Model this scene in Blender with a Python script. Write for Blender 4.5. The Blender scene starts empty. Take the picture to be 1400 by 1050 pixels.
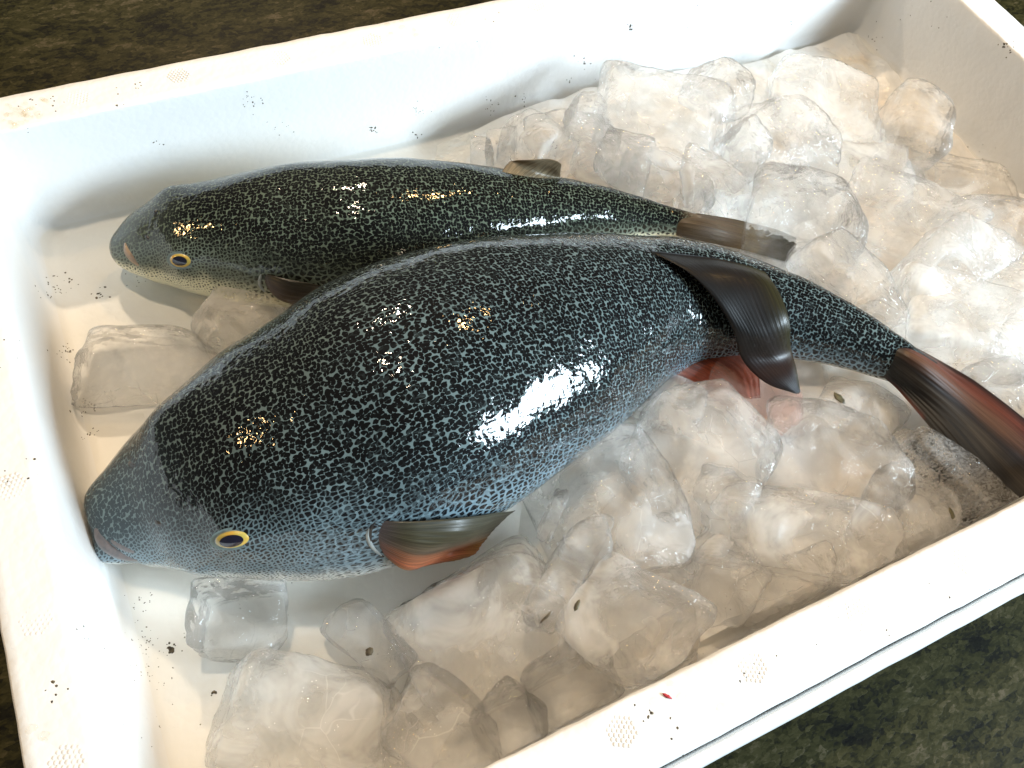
import bpy, bmesh, math, random
import numpy as np
from mathutils import Vector, Matrix, noise
from mathutils.bvhtree import BVHTree

S = bpy.context.scene
COL = S.collection
random.seed(7)

# ------------------------------------------------------------------ camera
F = 1132.0                                   # focal length in pixels of the 1400 px wide photograph
ROT = Matrix(((0.90101477, 0.31542094, -0.29779525),
              (-0.42053764, 0.80352429, -0.4213037),
              (0.10639771, 0.50483496, 0.85663364)))
RIM_Z = 0.084
CAM = Vector((0, 0, RIM_Z + 0.29))
cd = bpy.data.cameras.new('camera'); cam = bpy.data.objects.new('camera', cd); COL.objects.link(cam)
cd.sensor_width = 36; cd.lens = F / 1400 * 36; cd.clip_start = 0.01; cd.clip_end = 50
cam.matrix_world = Matrix.Translation(CAM) @ ROT.to_4x4()
S.camera = cam

# ------------------------------------------------------------------ world, lamps, exposure
w = bpy.data.worlds.new('World'); S.world = w; w.use_nodes = True
w.node_tree.nodes['Background'].inputs[0].default_value = (0.78, 0.80, 0.76, 1)
w.node_tree.nodes['Background'].inputs[1].default_value = 0.11
S.view_settings.view_transform = 'Standard'; S.view_settings.look = 'None'
S.view_settings.gamma = 1; S.view_settings.exposure = 0.42
S.cycles.use_denoising = True
S.cycles.max_bounces = 10; S.cycles.transmission_bounces = 8; S.cycles.transparent_max_bounces = 16
S.cycles.diffuse_bounces = 6; S.cycles.glossy_bounces = 3
S.cycles.sample_clamp_indirect = 12.0
S.cycles.blur_glossy = 0.3

def area(name, target, direction, dist, sx, sy, power, color):
    l = bpy.data.lights.new(name, 'AREA'); l.shape = 'RECTANGLE'; l.size = sx; l.size_y = sy
    l.energy = power; l.color = color
    o = bpy.data.objects.new(name, l); COL.objects.link(o)
    d = Vector(direction).normalized(); o.location = Vector(target) + d * dist
    o.rotation_euler = (-d).to_track_quat('-Z', 'Y').to_euler()
    return o
MID = (0.2, 0.17, 0.05)
area('window_light', MID, (0.68, -0.66, 0.45), 1.6, 0.72, 0.46, 47, (0.72, 0.88, 1.0))
for d, p, sz, c_ in (((0.43, 0.375, 0.82), 4.5, 0.13, (1.0, 0.62, 0.26)), ((0.05, 0.95, 0.95), 14.0, 0.10, (1.0, 0.80, 0.58)),
                 ((-0.75, 0.27, 0.62), 2.2, 0.09, (1.0, 0.62, 0.26)), ((-0.10, 0.20, 1.0), 9.5, 0.08, (1.0, 0.80, 0.57))):
    area('ceiling_lamp', MID, d, 1.9, sz, sz * 0.5, p, c_)

# ------------------------------------------------------------------ helpers
def ray(x, y):
    return ROT @ Vector((x - 700, -(y - 525), -F))
def px(x, y, z):
    r = ray(x, y); t = (z - CAM.z) / r.z
    return CAM + r * t
def scale_at(x, y, z):                       # metres per photograph pixel
    return (z - CAM.z) / ray(x, y).z
def smooth(a, b, x):
    t = min(1, max(0, (x - a) / (b - a))) if a != b else float(x > a)
    return t * t * (3 - 2 * t)
def tag(o, label=None, cat=None, group=None, kind=None):
    if label: o['label'] = label
    if cat: o['category'] = cat
    if group: o['group'] = group
    if kind: o['kind'] = kind
    return o
def empty(name, loc):
    o = bpy.data.objects.new(name, None); COL.objects.link(o); o.location = loc; o.empty_display_size = 0.02
    return o
def mesh_obj(name, verts, faces, mat, parent=None, smooth_=True, origin=None):
    """verts are world coordinates; the object's origin goes to origin (or stays at the parent's)."""
    o0 = Vector(origin) if origin is not None else (Vector(parent.location) if parent is not None and parent.parent is None else Vector((0, 0, 0)))
    me = bpy.data.meshes.new(name)
    me.from_pydata([tuple(Vector(v) - o0) for v in verts], [], faces); me.update()
    if mat: me.materials.append(mat)
    if smooth_: me.polygons.foreach_set('use_smooth', [True] * len(me.polygons))
    o = bpy.data.objects.new(name, me); COL.objects.link(o)
    if parent is not None:
        o.parent = parent
        if origin is not None: o.location = o0 - world_loc(parent)
    else:
        o.location = o0
    return o
def world_loc(o):
    l = Vector(o.location)
    while o.parent: o = o.parent; l += Vector(o.location)
    return l
def grid_faces(nu, nv, close_v=False):
    f = []
    for i in range(nu - 1):
        for j in range(nv if close_v else nv - 1):
            j2 = (j + 1) % nv
            f.append((i * nv + j, i * nv + j2, (i + 1) * nv + j2, (i + 1) * nv + j))
    return f
def catmull(pts, t):                          # t in 0..len-1, pts: list of numpy arrays
    n = len(pts); i = min(int(t), n - 2); u = t - i
    p0 = pts[max(i - 1, 0)] if i > 0 else 2 * pts[0] - pts[1]
    p1, p2 = pts[i], pts[i + 1]
    p3 = pts[i + 2] if i + 2 < n else 2 * pts[-1] - pts[-2]
    return 0.5 * ((2 * p1) + (-p0 + p2) * u + (2 * p0 - 5 * p1 + 4 * p2 - p3) * u * u + (-p0 + 3 * p1 - 3 * p2 + p3) * u ** 3)
def color_attr(o, name, cols):
    a = o.data.color_attributes.new(name, 'FLOAT_COLOR', 'POINT')
    a.data.foreach_set('color', np.array(cols, dtype=np.float32).ravel())

class NT:
    def __init__(s, name):
        s.m = bpy.data.materials.new(name); s.m.use_nodes = True; s.t = s.m.node_tree; s.t.nodes.clear()
        s.out = s.n('ShaderNodeOutputMaterial')
    def n(s, typ, inp=None, **kw):
        n = s.t.nodes.new(typ)
        for k, v in kw.items(): setattr(n, k, v)
        for k, v in (inp or {}).items():
            sock = n.inputs[k]
            if hasattr(v, 'is_output'): s.t.links.new(v, sock)
            else: sock.default_value = v
        return n
    def math(s, op, a, b=0.0, c=0.0, clamp=False):
        n = s.n('ShaderNodeMath', {0: a, 1: b, 2: c}, operation=op); n.use_clamp = clamp; return n.outputs[0]
    def ramp(s, v, lo, hi, a=0.0, b=1.0):
        return s.n('ShaderNodeMapRange', {0: v, 1: lo, 2: hi, 3: a, 4: b}, interpolation_type='SMOOTHSTEP').outputs[0]
    def mix(s, f, a, b):
        n = s.n('ShaderNodeMix', data_type='RGBA')
        for i, v in ((0, f), (6, a), (7, b)):
            if hasattr(v, 'is_output'): s.t.links.new(v, n.inputs[i])
            else: n.inputs[i].default_value = v if i == 0 or len(v) == 4 else (*v, 1)
        return n.outputs[2]
    def mixs(s, f, a, b):
        n = s.n('ShaderNodeMixShader')
        for i, v in ((0, f), (1, a), (2, b)):
            if hasattr(v, 'is_output'): s.t.links.new(v, n.inputs[i])
            else: n.inputs[i].default_value = v
        return n.outputs[0]
    def obj(s): return s.n('ShaderNodeTexCoord').outputs['Object']
    def noise(s, vec, scale, detail=3, rough=0.5, dist=0):
        return s.n('ShaderNodeTexNoise', {'Vector': vec, 'Scale': scale, 'Detail': detail, 'Roughness': rough, 'Distortion': dist})
    def bump(s, h, strength, dist, normal=None):
        i = {'Height': h, 'Strength': strength, 'Distance': dist}
        if normal is not None: i['Normal'] = normal
        return s.n('ShaderNodeBump', i).outputs[0]
    def done(s, surf):
        s.t.links.new(surf, s.out.inputs[0]); return s.m

# ------------------------------------------------------------------ materials
def mat_granite():
    k = NT('granite'); o = k.obj()
    mp = k.n('ShaderNodeMapping', {0: o, 2: (0, 0, 0.2), 3: (0.55, 1.0, 1.0)}).outputs[0]
    d = k.noise(mp, 160, 2).outputs['Color']
    wv = k.n('ShaderNodeMix', {0: 0.012}, data_type='RGBA')
    k.t.links.new(mp, wv.inputs[6]); k.t.links.new(d, wv.inputs[7]); wv.inputs[0].default_value = 0.004
    v = k.n('ShaderNodeTexVoronoi', {'Vector': wv.outputs[2], 'Scale': 420}, feature='F1')
    r = k.n('ShaderNodeSeparateColor', {0: v.outputs['Color']}).outputs[0]
    big = k.noise(mp, 42, 5, 0.65).outputs[0]
    r2 = k.n('ShaderNodeSeparateColor', {0: k.n('ShaderNodeTexVoronoi', {'Vector': mp, 'Scale': 1100}, feature='F1').outputs['Color']}).outputs[1]
    s = k.math('ADD', k.math('ADD', k.math('MULTIPLY', r, 0.22), k.math('MULTIPLY', r2, 0.13)), k.math('MULTIPLY', big, 0.94))
    cr = k.n('ShaderNodeValToRGB', {0: s}); e = cr.color_ramp.elements
    e[0].position = 0.36; e[0].color = (0.0018, 0.0018, 0.0015, 1)
    e[1].position = 0.95; e[1].color = (0.10, 0.08, 0.05, 1)
    for p, c in ((0.52, (0.008, 0.008, 0.004, 1)), (0.62, (0.020, 0.019, 0.006, 1)), (0.78, (0.040, 0.036, 0.014, 1))):
        q = e.new(p); q.color = c
    b = k.n('ShaderNodeBsdfPrincipled', {'Base Color': cr.outputs[0], 'Roughness': 0.42, 'Specular IOR Level': 0.08,
            'Normal': k.bump(s, 0.25, 0.0006)})
    return k.done(b.outputs[0])

def mat_foam(name, tint=(0.745, 0.74, 0.725)):
    k = NT(name); o = k.obj()
    v = k.n('ShaderNodeTexVoronoi', {'Vector': k.n('ShaderNodeVectorMath', {0: o, 1: k.n('ShaderNodeVectorMath', {0: k.noise(o, 180, 2).outputs['Color'], 'Scale': 0.003}, operation='SCALE').outputs[0]}, operation='ADD').outputs[0], 'Scale': 300, 'Randomness': 1.0}, feature='F1')
    v2 = k.n('ShaderNodeTexVoronoi', {'Vector': o, 'Scale': 260, 'Randomness': 0.9}, feature='DISTANCE_TO_EDGE')
    edge = k.ramp(v2.outputs['Distance'], 0.0, 0.30)
    n1 = k.noise(o, 60, 4).outputs[0]; n2 = k.noise(o, 700, 2).outputs[0]
    grime = k.ramp(k.noise(o, 22, 5, 0.6).outputs[0], 0.55, 0.8)
    c = k.mix(k.math('MULTIPLY', k.math('SUBTRACT', 1.0, edge), k.math('MULTIPLY', n1, 0.07)), tint, (0.70, 0.69, 0.66))
    c = k.mix(k.math('MULTIPLY', grime, 0.16), c, (0.60, 0.55, 0.45))
    h = k.math('ADD', k.math('ADD', k.math('MULTIPLY', v.outputs['Distance'], -0.35), k.math('MULTIPLY', n1, 0.9)), k.math('MULTIPLY', n2, 0.12))
    b = k.n('ShaderNodeBsdfPrincipled', {'Base Color': c, 'Roughness': 0.5, 'Specular IOR Level': 0.35,
            'Normal': k.bump(h, 0.32, 0.0009)})
    return k.done(b.outputs[0])

def mat_skin(name, cell, dors, flank, belly, darkd, darkf, belly_at, snout, brk=0.60, tail=(0.022, 0.025, 0.027)):
    """attribute skin: R = around (0 dorsal..1 ventral), G = along (0 snout..1 tail)"""
    k = NT(name); o = k.obj()
    at = k.n('ShaderNodeAttribute', attribute_name='skin').outputs['Color']
    sp = k.n('ShaderNodeSeparateColor', {0: at}); v = sp.outputs[0]; u = sp.outputs[1]
    nz = k.noise(o, 120, 3)
    v = k.math('ADD', v, k.ramp(u, 0.42, 0.15, 0.015, 0.115))
    v = k.math('ADD', v, k.math('MULTIPLY', k.math('SUBTRACT', nz.outputs[0], 0.5), 0.10))
    uvm = k.n('ShaderNodeAttribute', attribute_name='skinuv').outputs['Vector']      # metres along and round the body
    dn = k.noise(uvm, 0.8 / cell, 2).outputs['Color']
    off = k.n('ShaderNodeVectorMath', {0: dn, 1: (0.5, 0.5, 0.5)}, operation='SUBTRACT').outputs[0]
    offs = k.n('ShaderNodeVectorMath', {0: off, 'Scale': cell * 0.8}, operation='SCALE').outputs[0]
    co = k.n('ShaderNodeVectorMath', {0: uvm, 1: offs}, operation='ADD').outputs[0]
    # dark spots are the cells; the pale net between them thins to dots and short worms on the back
    def cells(m, feat):
        return k.n('ShaderNodeTexVoronoi', {'Vector': co, 'Scale': m / cell, 'Randomness': 0.68 if m > 1.5 else 0.85}, feature=feat, voronoi_dimensions='2D').outputs['Distance']
    e1 = cells(1.1, 'DISTANCE_TO_EDGE'); e2 = cells(1.9, 'DISTANCE_TO_EDGE'); f2 = cells(1.9, 'F1'); f1 = cells(1.1, 'F1')
    br = k.noise(uvm, 0.42 / cell, 3).outputs[0]
    sw = k.math('ADD', k.ramp(v, 0.30, belly_at - 0.06), k.math('MULTIPLY', k.math('SUBTRACT', br, 0.5), 0.9), clamp=True)
    sw = k.math('MULTIPLY', sw, k.ramp(u, 0.16, 0.30))
    def net(e, lo, hi): return k.n('ShaderNodeMapRange', {0: e, 1: lo, 2: hi, 3: 1.0, 4: 0.0}, interpolation_type='SMOOTHSTEP').outputs[0]
    def dots(f, t): return k.n('ShaderNodeMapRange', {0: f, 1: t, 2: k.math('ADD', t, 0.10), 3: 0.0, 4: 1.0}, interpolation_type='SMOOTHSTEP').outputs[0]
    wide = k.ramp(v, 0.34, belly_at + 0.06, 0.0, 0.14)
    flankn = k.math('MAXIMUM', net(e1, k.math('ADD', wide, 0.04), k.math('ADD', wide, 0.14)), dots(f1, 0.52))
    worm = k.math('MULTIPLY', net(e2, 0.02, 0.11), k.ramp(k.noise(uvm, 2.6 / cell, 1).outputs[0], 0.50, 0.60))
    backn = k.math('MAXIMUM', worm, dots(f2, k.math('ADD', k.math('MULTIPLY', k.math('SUBTRACT', br, 0.5), 0.05), brk)))
    headn = net(e2, k.math('ADD', wide, 0.05), k.math('ADD', wide, 0.20))
    hm = k.math('MULTIPLY', k.ramp(u, 0.34, 0.20), k.ramp(v, 0.26, 0.40))
    backn = k.math('MAXIMUM', backn, k.math('MULTIPLY', hm, headn))
    ln = k.n('ShaderNodeMix', data_type='FLOAT'); k.t.links.new(sw, ln.inputs[0]); k.t.links.new(backn, ln.inputs[2]); k.t.links.new(flankn, ln.inputs[3])
    line = ln.outputs[0]; e = f1
    big = k.noise(o, 38, 3).outputs[0]
    pale = k.mix(k.ramp(v, 0.24, belly_at - 0.04), dors, flank)
    pale = k.mix(k.ramp(big, 0.35, 0.7, 0, 0.5), pale, tuple(c * 0.62 for c in dors))
    pale = k.mix(k.ramp(v, belly_at - 0.03, belly_at + 0.08), pale, belly)
    dark = k.mix(k.ramp(v, 0.2, belly_at), darkd, darkf)
    sn = k.ramp(u, 0.17, 0.02)
    dark = k.mix(k.math('MULTIPLY', sn, 0.75), dark, snout)
    c = k.mix(line, dark, pale)
    c = k.mix(k.ramp(v, belly_at + 0.08, belly_at + 0.16), c, belly)
    tf = k.ramp(u, 0.945, 0.995)
    c = k.mix(tf, c, tail)
    h = k.math('ADD', k.math('MULTIPLY', e, -0.2), k.math('ADD', k.math('MULTIPLY', k.noise(o, 420, 3, 0.6).outputs[0], 0.35), k.math('MULTIPLY', k.noise(o, 90, 2).outputs[0], 1.3)))
    h2 = k.math('ADD', k.math('MULTIPLY', k.noise(o, 72, 3, 0.55).outputs[0], 1.0), k.math('MULTIPLY', k.ramp(k.noise(o, 330, 2).outputs[0], 0.5, 0.72), 0.09))
    h2 = k.math('ADD', h2, k.math('MULTIPLY', e, -0.06))
    b = k.n('ShaderNodeBsdfPrincipled', {'Base Color': c, 'Roughness': 0.6, 'Specular IOR Level': 0.05, 'Coat Weight': k.ramp(u, 0.99, 0.93, 0.25, 1.0),
            'Coat Roughness': 0.03, 'Coat IOR': 1.43, 'Normal': k.bump(h, 0.4, 0.0006), 'Coat Normal': k.bump(h2, 0.6, 0.0012)})
    return k.done(b.outputs[0])

def mat_fin(name, rough=0.4):
    k = NT(name); o = k.obj()
    c = k.n('ShaderNodeAttribute', attribute_name='fin').outputs['Color']
    uv = k.n('ShaderNodeAttribute', attribute_name='finuv').outputs['Color']
    s = k.n('ShaderNodeSeparateColor', {0: uv})
    st = k.n('ShaderNodeCombineXYZ', {0: k.math('MULTIPLY', s.outputs[0], 1.6), 1: k.math('MULTIPLY', s.outputs[1], 85.0)}).outputs[0]
    n = k.noise(st, 1.0, 4, 0.6).outputs[0]
    col = k.mix(k.ramp(n, 0.38, 0.68), k.mix(0.62, c, (0.002, 0.002, 0.002)), c)
    p = k.n('ShaderNodeBsdfPrincipled', {'Base Color': col, 'Roughness': rough, 'Coat Weight': 0.22, 'Coat Roughness': 0.12, 'Coat IOR': 1.4,
            'Normal': k.bump(n, 0.25, 0.0005), 'Coat Normal': k.bump(k.math('ADD', k.math('MULTIPLY', n, 0.4), k.noise(o, 120, 3).outputs[0]), 0.3, 0.0008)})
    tr = k.n('ShaderNodeBsdfTranslucent', {'Color': k.mix(0.25, col, (0.5, 0.3, 0.1))})
    return k.done(k.mixs(0.35, p.outputs[0], tr.outputs[0]))

def mat_ice(name, cloud_lo, cloud_hi, tint=(1, 1, 1), white=(0.97, 0.955, 0.925), dirt=0.0, warm_light_tint=False, refr=0.25, ripple=0.7):
    k = NT(name); o = k.n('ShaderNodeNewGeometry').outputs['Position']
    rip = k.math('ADD', k.noise(o, 70, 2, 0.5, 0.4).outputs[0], k.math('MULTIPLY', k.noise(o, 240, 2, 0.5).outputs[0], 0.14))
    nb = k.bump(rip, ripple, 0.004)
    nb2 = k.bump(k.math('ADD', k.noise(o, 110, 3, 0.5, 0.5).outputs[0], k.math('MULTIPLY', k.noise(o, 420, 2).outputs[0], 0.12)), 1.0, 0.0045)
    tr = k.n('ShaderNodeBsdfTransparent', {'Color': (*[0.995 * t for t in tint], 1)})
    rf = k.n('ShaderNodeBsdfRefraction', {'Color': (*[1.0 * t for t in tint], 1), 'Roughness': 0.0, 'IOR': 1.16, 'Normal': nb})
    core = k.mixs(refr, tr.outputs[0], rf.outputs[0])
    cl = k.ramp(k.noise(o, 38, 4, 0.6, 0.6).outputs[0], 0.38, 0.66, cloud_lo, cloud_hi)
    wob_ = k.n('ShaderNodeVectorMath', {0: k.noise(o, 40, 2).outputs['Color'], 'Scale': 0.02}, operation='SCALE').outputs[0]
    ck = k.n('ShaderNodeTexVoronoi', {'Vector': k.n('ShaderNodeVectorMath', {0: o, 1: wob_}, operation='ADD').outputs[0], 'Scale': 48}, feature='DISTANCE_TO_EDGE').outputs['Distance']
    ck = k.math('MULTIPLY', k.ramp(ck, 0.016, 0.0, 0.0, 0.16), k.ramp(k.noise(o, 30, 2).outputs[0], 0.50, 0.62))
    bub = k.n('ShaderNodeTexVoronoi', {'Vector': o, 'Scale': 520}, feature='F1').outputs['Distance']
    bub = k.math('MULTIPLY', k.ramp(bub, 0.16, 0.10, 0.0, 0.5), k.ramp(k.noise(o, 60, 2).outputs[0], 0.56, 0.64))
    cl = k.math('ADD', cl, k.math('ADD', ck, bub), clamp=True)
    wc = white
    if warm_light_tint: wc = k.mix(k.ramp(k.noise(o, 26, 3).outputs[0], 0.50, 0.68), white, (0.96, 0.86, 0.75))  # peach patches: warm lamp light coming through the ice, painted into its colour
    if dirt:
        dn = k.ramp(k.noise(k.n('ShaderNodeMapping', {0: o, 3: (1, 1.8, 1.0)}).outputs[0], 420, 4, 0.7).outputs[0], 0.45, 0.56)
        dn = k.math('MULTIPLY', dn, k.ramp(k.noise(o, 55, 2).outputs[0], 0.4, 0.6, 0.55, 1.0))
        wc = k.mix(dn, white, (0.05, 0.045, 0.035)); cl = k.math('MAXIMUM', cl, k.math('MULTIPLY', dn, dirt))
    df = k.n('ShaderNodeBsdfDiffuse', {'Color': wc if hasattr(wc, 'is_output') else (*wc, 1)})
    tl = k.n('ShaderNodeBsdfTranslucent', {'Color': wc if hasattr(wc, 'is_output') else (*wc, 1)})
    body = k.mixs(cl, core, k.mixs(0.35, df.outputs[0], tl.outputs[0]))
    gl = k.n('ShaderNodeBsdfGlossy', {'Roughness': 0.035, 'Normal': nb2})
    fr = k.n('ShaderNodeFresnel', {'IOR': 1.31, 'Normal': nb})
    bf = k.n('ShaderNodeNewGeometry').outputs['Backfacing']
    return k.done(k.mixs(k.math('MULTIPLY', fr.outputs[0], k.math('SUBTRACT', 1.0, k.math('MULTIPLY', bf, 0.8))), body, gl.outputs[0]))

def mat_water():
    k = NT('meltwater'); o = k.obj()
    nb = k.bump(k.noise(o, 38, 2, 0.5, 0.3).outputs[0], 0.25, 0.004)
    tr = k.n('ShaderNodeBsdfTransparent', {'Color': (0.985, 0.975, 0.95, 1)})
    gl = k.n('ShaderNodeBsdfGlossy', {'Roughness': 0.02, 'Normal': nb})
    fr = k.n('ShaderNodeFresnel', {'IOR': 1.33, 'Normal': nb})
    bf = k.n('ShaderNodeNewGeometry').outputs['Backfacing']
    return k.done(k.mixs(k.math('MULTIPLY', fr.outputs[0], k.math('SUBTRACT', 1.0, bf)), tr.outputs[0], gl.outputs[0]))

def mat_plain(name, col, rough=0.5, coat=0.0, var=0.0, var_col=(0, 0, 0), scale=300):
    k = NT(name); c = col
    if var: c = k.mix(k.ramp(k.noise(k.obj(), scale, 3).outputs[0], 0.4, 0.65, 0, var), col, var_col)
    b = k.n('ShaderNodeBsdfPrincipled', {'Roughness': rough, 'Coat Weight': coat, 'Coat Roughness': 0.03})
    if hasattr(c, 'is_output'): k.t.links.new(c, b.inputs['Base Color'])
    else: b.inputs['Base Color'].default_value = (*c, 1)
    return k.done(b.outputs[0])

M_GRANITE = mat_granite(); M_FOAM = mat_foam('white_foam')
M_SKIN1 = mat_skin('spotted_skin_blue', 0.0032, (0.12, 0.17, 0.175), (0.20, 0.29, 0.34), (0.72, 0.72, 0.66), (0.0010, 0.0012, 0.0015), (0.010, 0.011, 0.013), 0.56, (0.035, 0.055, 0.065), 0.525)
M_SKIN2 = mat_skin('spotted_skin_green', 0.0031, (0.105, 0.135, 0.10), (0.17, 0.21, 0.17), (0.72, 0.70, 0.50), (0.0010, 0.0013, 0.0010), (0.016, 0.017, 0.013), 0.52, (0.07, 0.085, 0.075), 0.525, (0.15, 0.11, 0.075))
M_FIN = mat_fin('fin_membrane')
M_CLEAR = mat_ice('clear_ice', 0.02, 0.26, refr=0.5, ripple=0.9)
M_CLOUDY = mat_ice('cloudy_ice', 0.03, 0.34, refr=0.42)
M_MILKY = mat_ice('milky_ice', 0.14, 0.50, refr=0.28)
M_DIRTY = mat_ice('dirt_flecked_ice', 0.04, 0.12, dirt=0.95)
M_PINK = mat_ice('pinkish_ice', 0.10, 0.3, tint=(1.0, 0.86, 0.80), white=(0.9, 0.68, 0.60))
M_BED = mat_ice('packed_ice', 0.85, 1.0, warm_light_tint=True, refr=0.05, ripple=0.3)
M_WATER = mat_water()
M_DIRT = mat_plain('dirt', (0.10, 0.075, 0.04), 0.7, 0, 0.9, (0.03, 0.022, 0.014), 900)
M_LEAF = mat_plain('olive_debris', (0.09, 0.08, 0.035), 0.5, 0.5, 0.8, (0.03, 0.022, 0.008), 500)
M_RED = mat_plain('red_fibre', (0.45, 0.03, 0.04), 0.5)
M_PUPIL = mat_plain('pupil', (0.006, 0.006, 0.018), 0.15, 1.0)
M_IRIS = mat_plain('yellow_iris', (0.42, 0.33, 0.07), 0.35, 1.0, 0.8, (0.55, 0.30, 0.03), 260)
M_RIMEYE = mat_plain('eye_rim_skin', (0.16, 0.21, 0.20), 0.35, 1.0, 0.5, (0.07, 0.09, 0.09), 400)
M_LIP = mat_plain('lip_skin', (0.10, 0.075, 0.07), 0.35, 1.0, 0.6, (0.04, 0.04, 0.045), 500)
M_LIP2 = mat_plain('lip_skin_tan', (0.30, 0.20, 0.12), 0.4, 1.0, 0.5, (0.15, 0.11, 0.08), 500)
M_GILL = mat_plain('gill_flap_skin', (0.22, 0.25, 0.25), 0.35, 1.0, 0.4, (0.35, 0.38, 0.36), 300)
M_NOSTRIL = mat_plain('nostril', (0.012, 0.012, 0.012), 0.4, 0.6)

# ------------------------------------------------------------------ table
FLOOR = 0.020
me_v = [(-3, -3, 0), (3, -3, 0), (3, 3, 0), (-3, 3, 0)]
tag(mesh_obj('granite_table_surface', me_v, [(0, 1, 2, 3)], M_GRANITE, smooth_=False), kind='structure')

# ------------------------------------------------------------------ foam box
X0, X1, Y0, Y1 = -0.0740, 0.4790, 0.0165, 0.3495
def outline(off, r, nseg=90, ncor=12):
    """rounded rectangle grown outward by off; points carry outward direction"""
    x0, x1, y0, y1 = X0 - off, X1 + off, Y0 - off, Y1 + off
    pts = []
    cs = ((x1 - r, y0 + r, -90), (x1 - r, y1 - r, 0), (x0 + r, y1 - r, 90), (x0 + r, y0 + r, 180))
    for q, (cx, cy, a0) in enumerate(cs):
        for i in range(ncor + 1):
            a = math.radians(a0 + 90 * i / ncor); pts.append((cx + r * math.cos(a), cy + r * math.sin(a)))
        nx, ny, na = cs[(q + 1) % 4]; a = math.radians(na)
        ex, ey = nx + r * math.cos(a), ny + r * math.sin(a); sx, sy = pts[-1]
        for i in range(1, nseg):
            t = i / nseg; pts.append((sx + (ex - sx) * t, sy + (ey - sy) * t))
    return pts
def ring_loft(prof, amp=0.0003, left=0.0018):
    V = []; n = 0
    for (off, z, r) in prof:
        o = outline(off, r); n = len(o)
        for (x, y) in o:
            p = Vector((x, y, z)); nz = noise.noise_vector(p * 75) * amp + noise.noise_vector(p * 260) * amp * 0.55
            if abs(off) < 0.0012 and z > RIM_Z - 0.002:          # crumbly inner edge of the rim
                nz += noise.noise_vector(p * 420) * amp * 1.5
            if x < X0 - .012: nz.x += left * smooth(X0 - .012, X0 - .022, x)
            V.append(p + nz)
    return V, n
shell_prof = [(-0.030, FLOOR, .02), (-0.018, FLOOR, .02), (-0.0095, FLOOR + .0003, .018), (-0.0060, FLOOR + .0016, .017), (-0.0035, FLOOR + .0048, .016),
              (-0.0020, FLOOR + .010, .015)] + [(-0.0018 + 0.0014 * i / 6, FLOOR + .010 + (RIM_Z - .0015 - FLOOR - .010) * i / 6, .014 - .003 * i / 6) for i in range(1, 7)] + \
             [(0.0, RIM_Z - .0004, .011), (0.0010, RIM_Z, .011)] + [(0.0010 + 0.0215 * i / 6, RIM_Z, .012 + .008 * i / 6) for i in range(1, 7)] + \
             [(0.0233, RIM_Z - .0006, .020), (0.0236, RIM_Z - .0030, .020), (0.0232, RIM_Z - .012, .020), (0.0225, RIM_Z - .030, .020), (0.018, 0.0008, .018), (0.0, 0.0006, .01)]
box = tag(empty('foam_box', ((X0 + X1) / 2, (Y0 + Y1) / 2, 0)), 'open white polystyrene foam box holding two spotted fish and ice on a granite table', 'box')
V, n = ring_loft(shell_prof)
Fc = grid_faces(len(shell_prof), n, True)
b0 = len(V)
Fc.append(tuple(range(n - 1, -1, -1)) if False else tuple(range(n)))
shell = mesh_obj('shell', V, Fc, M_FOAM, box)
bm = bmesh.new(); bm.from_mesh(shell.data)
big = [f for f in bm.faces if len(f.verts) > 10]
r_ = bmesh.ops.triangulate(bm, faces=big)
bmesh.ops.recalc_face_normals(bm, faces=bm.faces); bm.to_mesh(shell.data); bm.free()
for p in shell.data.polygons: p.use_smooth = True
lip_prof = [(0.0236, RIM_Z - .0085, .020), (0.0247, RIM_Z - .0050, .020), (0.0252, RIM_Z - .0040, .020), (0.0262, RIM_Z - .0040, .021), (0.0292, RIM_Z - .0062, .021),
            (0.0300, RIM_Z - .010, .021), (0.0290, RIM_Z - .018, .021), (0.0232, RIM_Z - .022, .020)]
V, n = ring_loft(lip_prof, 0.0002, 0.0068)
mesh_obj('outer_lip', V, grid_faces(len(lip_prof), n, True), M_FOAM, box)
# moulded ejector marks: clusters of little bead bumps on the rim
def bead_mark_mesh():
    V, Fm = [], []
    for i in range(-3, 4):
        for j in range(-3, 4):
            x, y = (i + 0.5 * (j % 2)) * 0.00165, j * 0.00145
            if x * x + y * y > 0.0052 ** 2: continue
            r = 0.00072 * random.uniform(0.85, 1.1); b = len(V); V.append((x, y, r * 0.10))
            for (q, zz) in ((0.6, 0.08), (1.0, -0.06)):
                for s in range(8):
                    a = s * math.pi / 4; V.append((x + r * q * math.cos(a), y + r * q * math.sin(a), r * zz))
            for s in range(8):
                s2 = (s + 1) % 8; Fm.append((b, b + 1 + s, b + 1 + s2)); Fm.append((b + 1 + s, b + 9 + s, b + 9 + s2, b + 1 + s2))
    me = bpy.data.meshes.new('moulded_mark'); me.from_pydata(V, [], Fm); me.materials.append(M_FOAM)
    me.polygons.foreach_set('use_smooth', [True] * len(me.polygons)); return me
mk = bead_mark_mesh()
for (x, y) in ((107, 133), (245, 103), (383, 79), (510, 55), (625, 27), (733, 6), (15, 665), (50, 848), (92, 1042), (852, 1000), (1031, 913), (1175, 836), (1322, 767)):
    o = bpy.data.objects.new('moulded_mark', mk); COL.objects.link(o); o.parent = box
    o.location = px(x, y, RIM_Z + 0.0001) - Vector(box.location)
    o.rotation_euler.z = random.uniform(0, 3)

def bvh_of(*objs):
    V, P = [], []
    for o in objs:
        b = len(V); l = world_loc(o); V += [v.co + l for v in o.data.vertices]; P += [tuple(b + i for i in p.vertices) for p in o.data.polygons]
    return BVHTree.FromPolygons(V, P)
BOX_BVH = bvh_of(shell)

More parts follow.
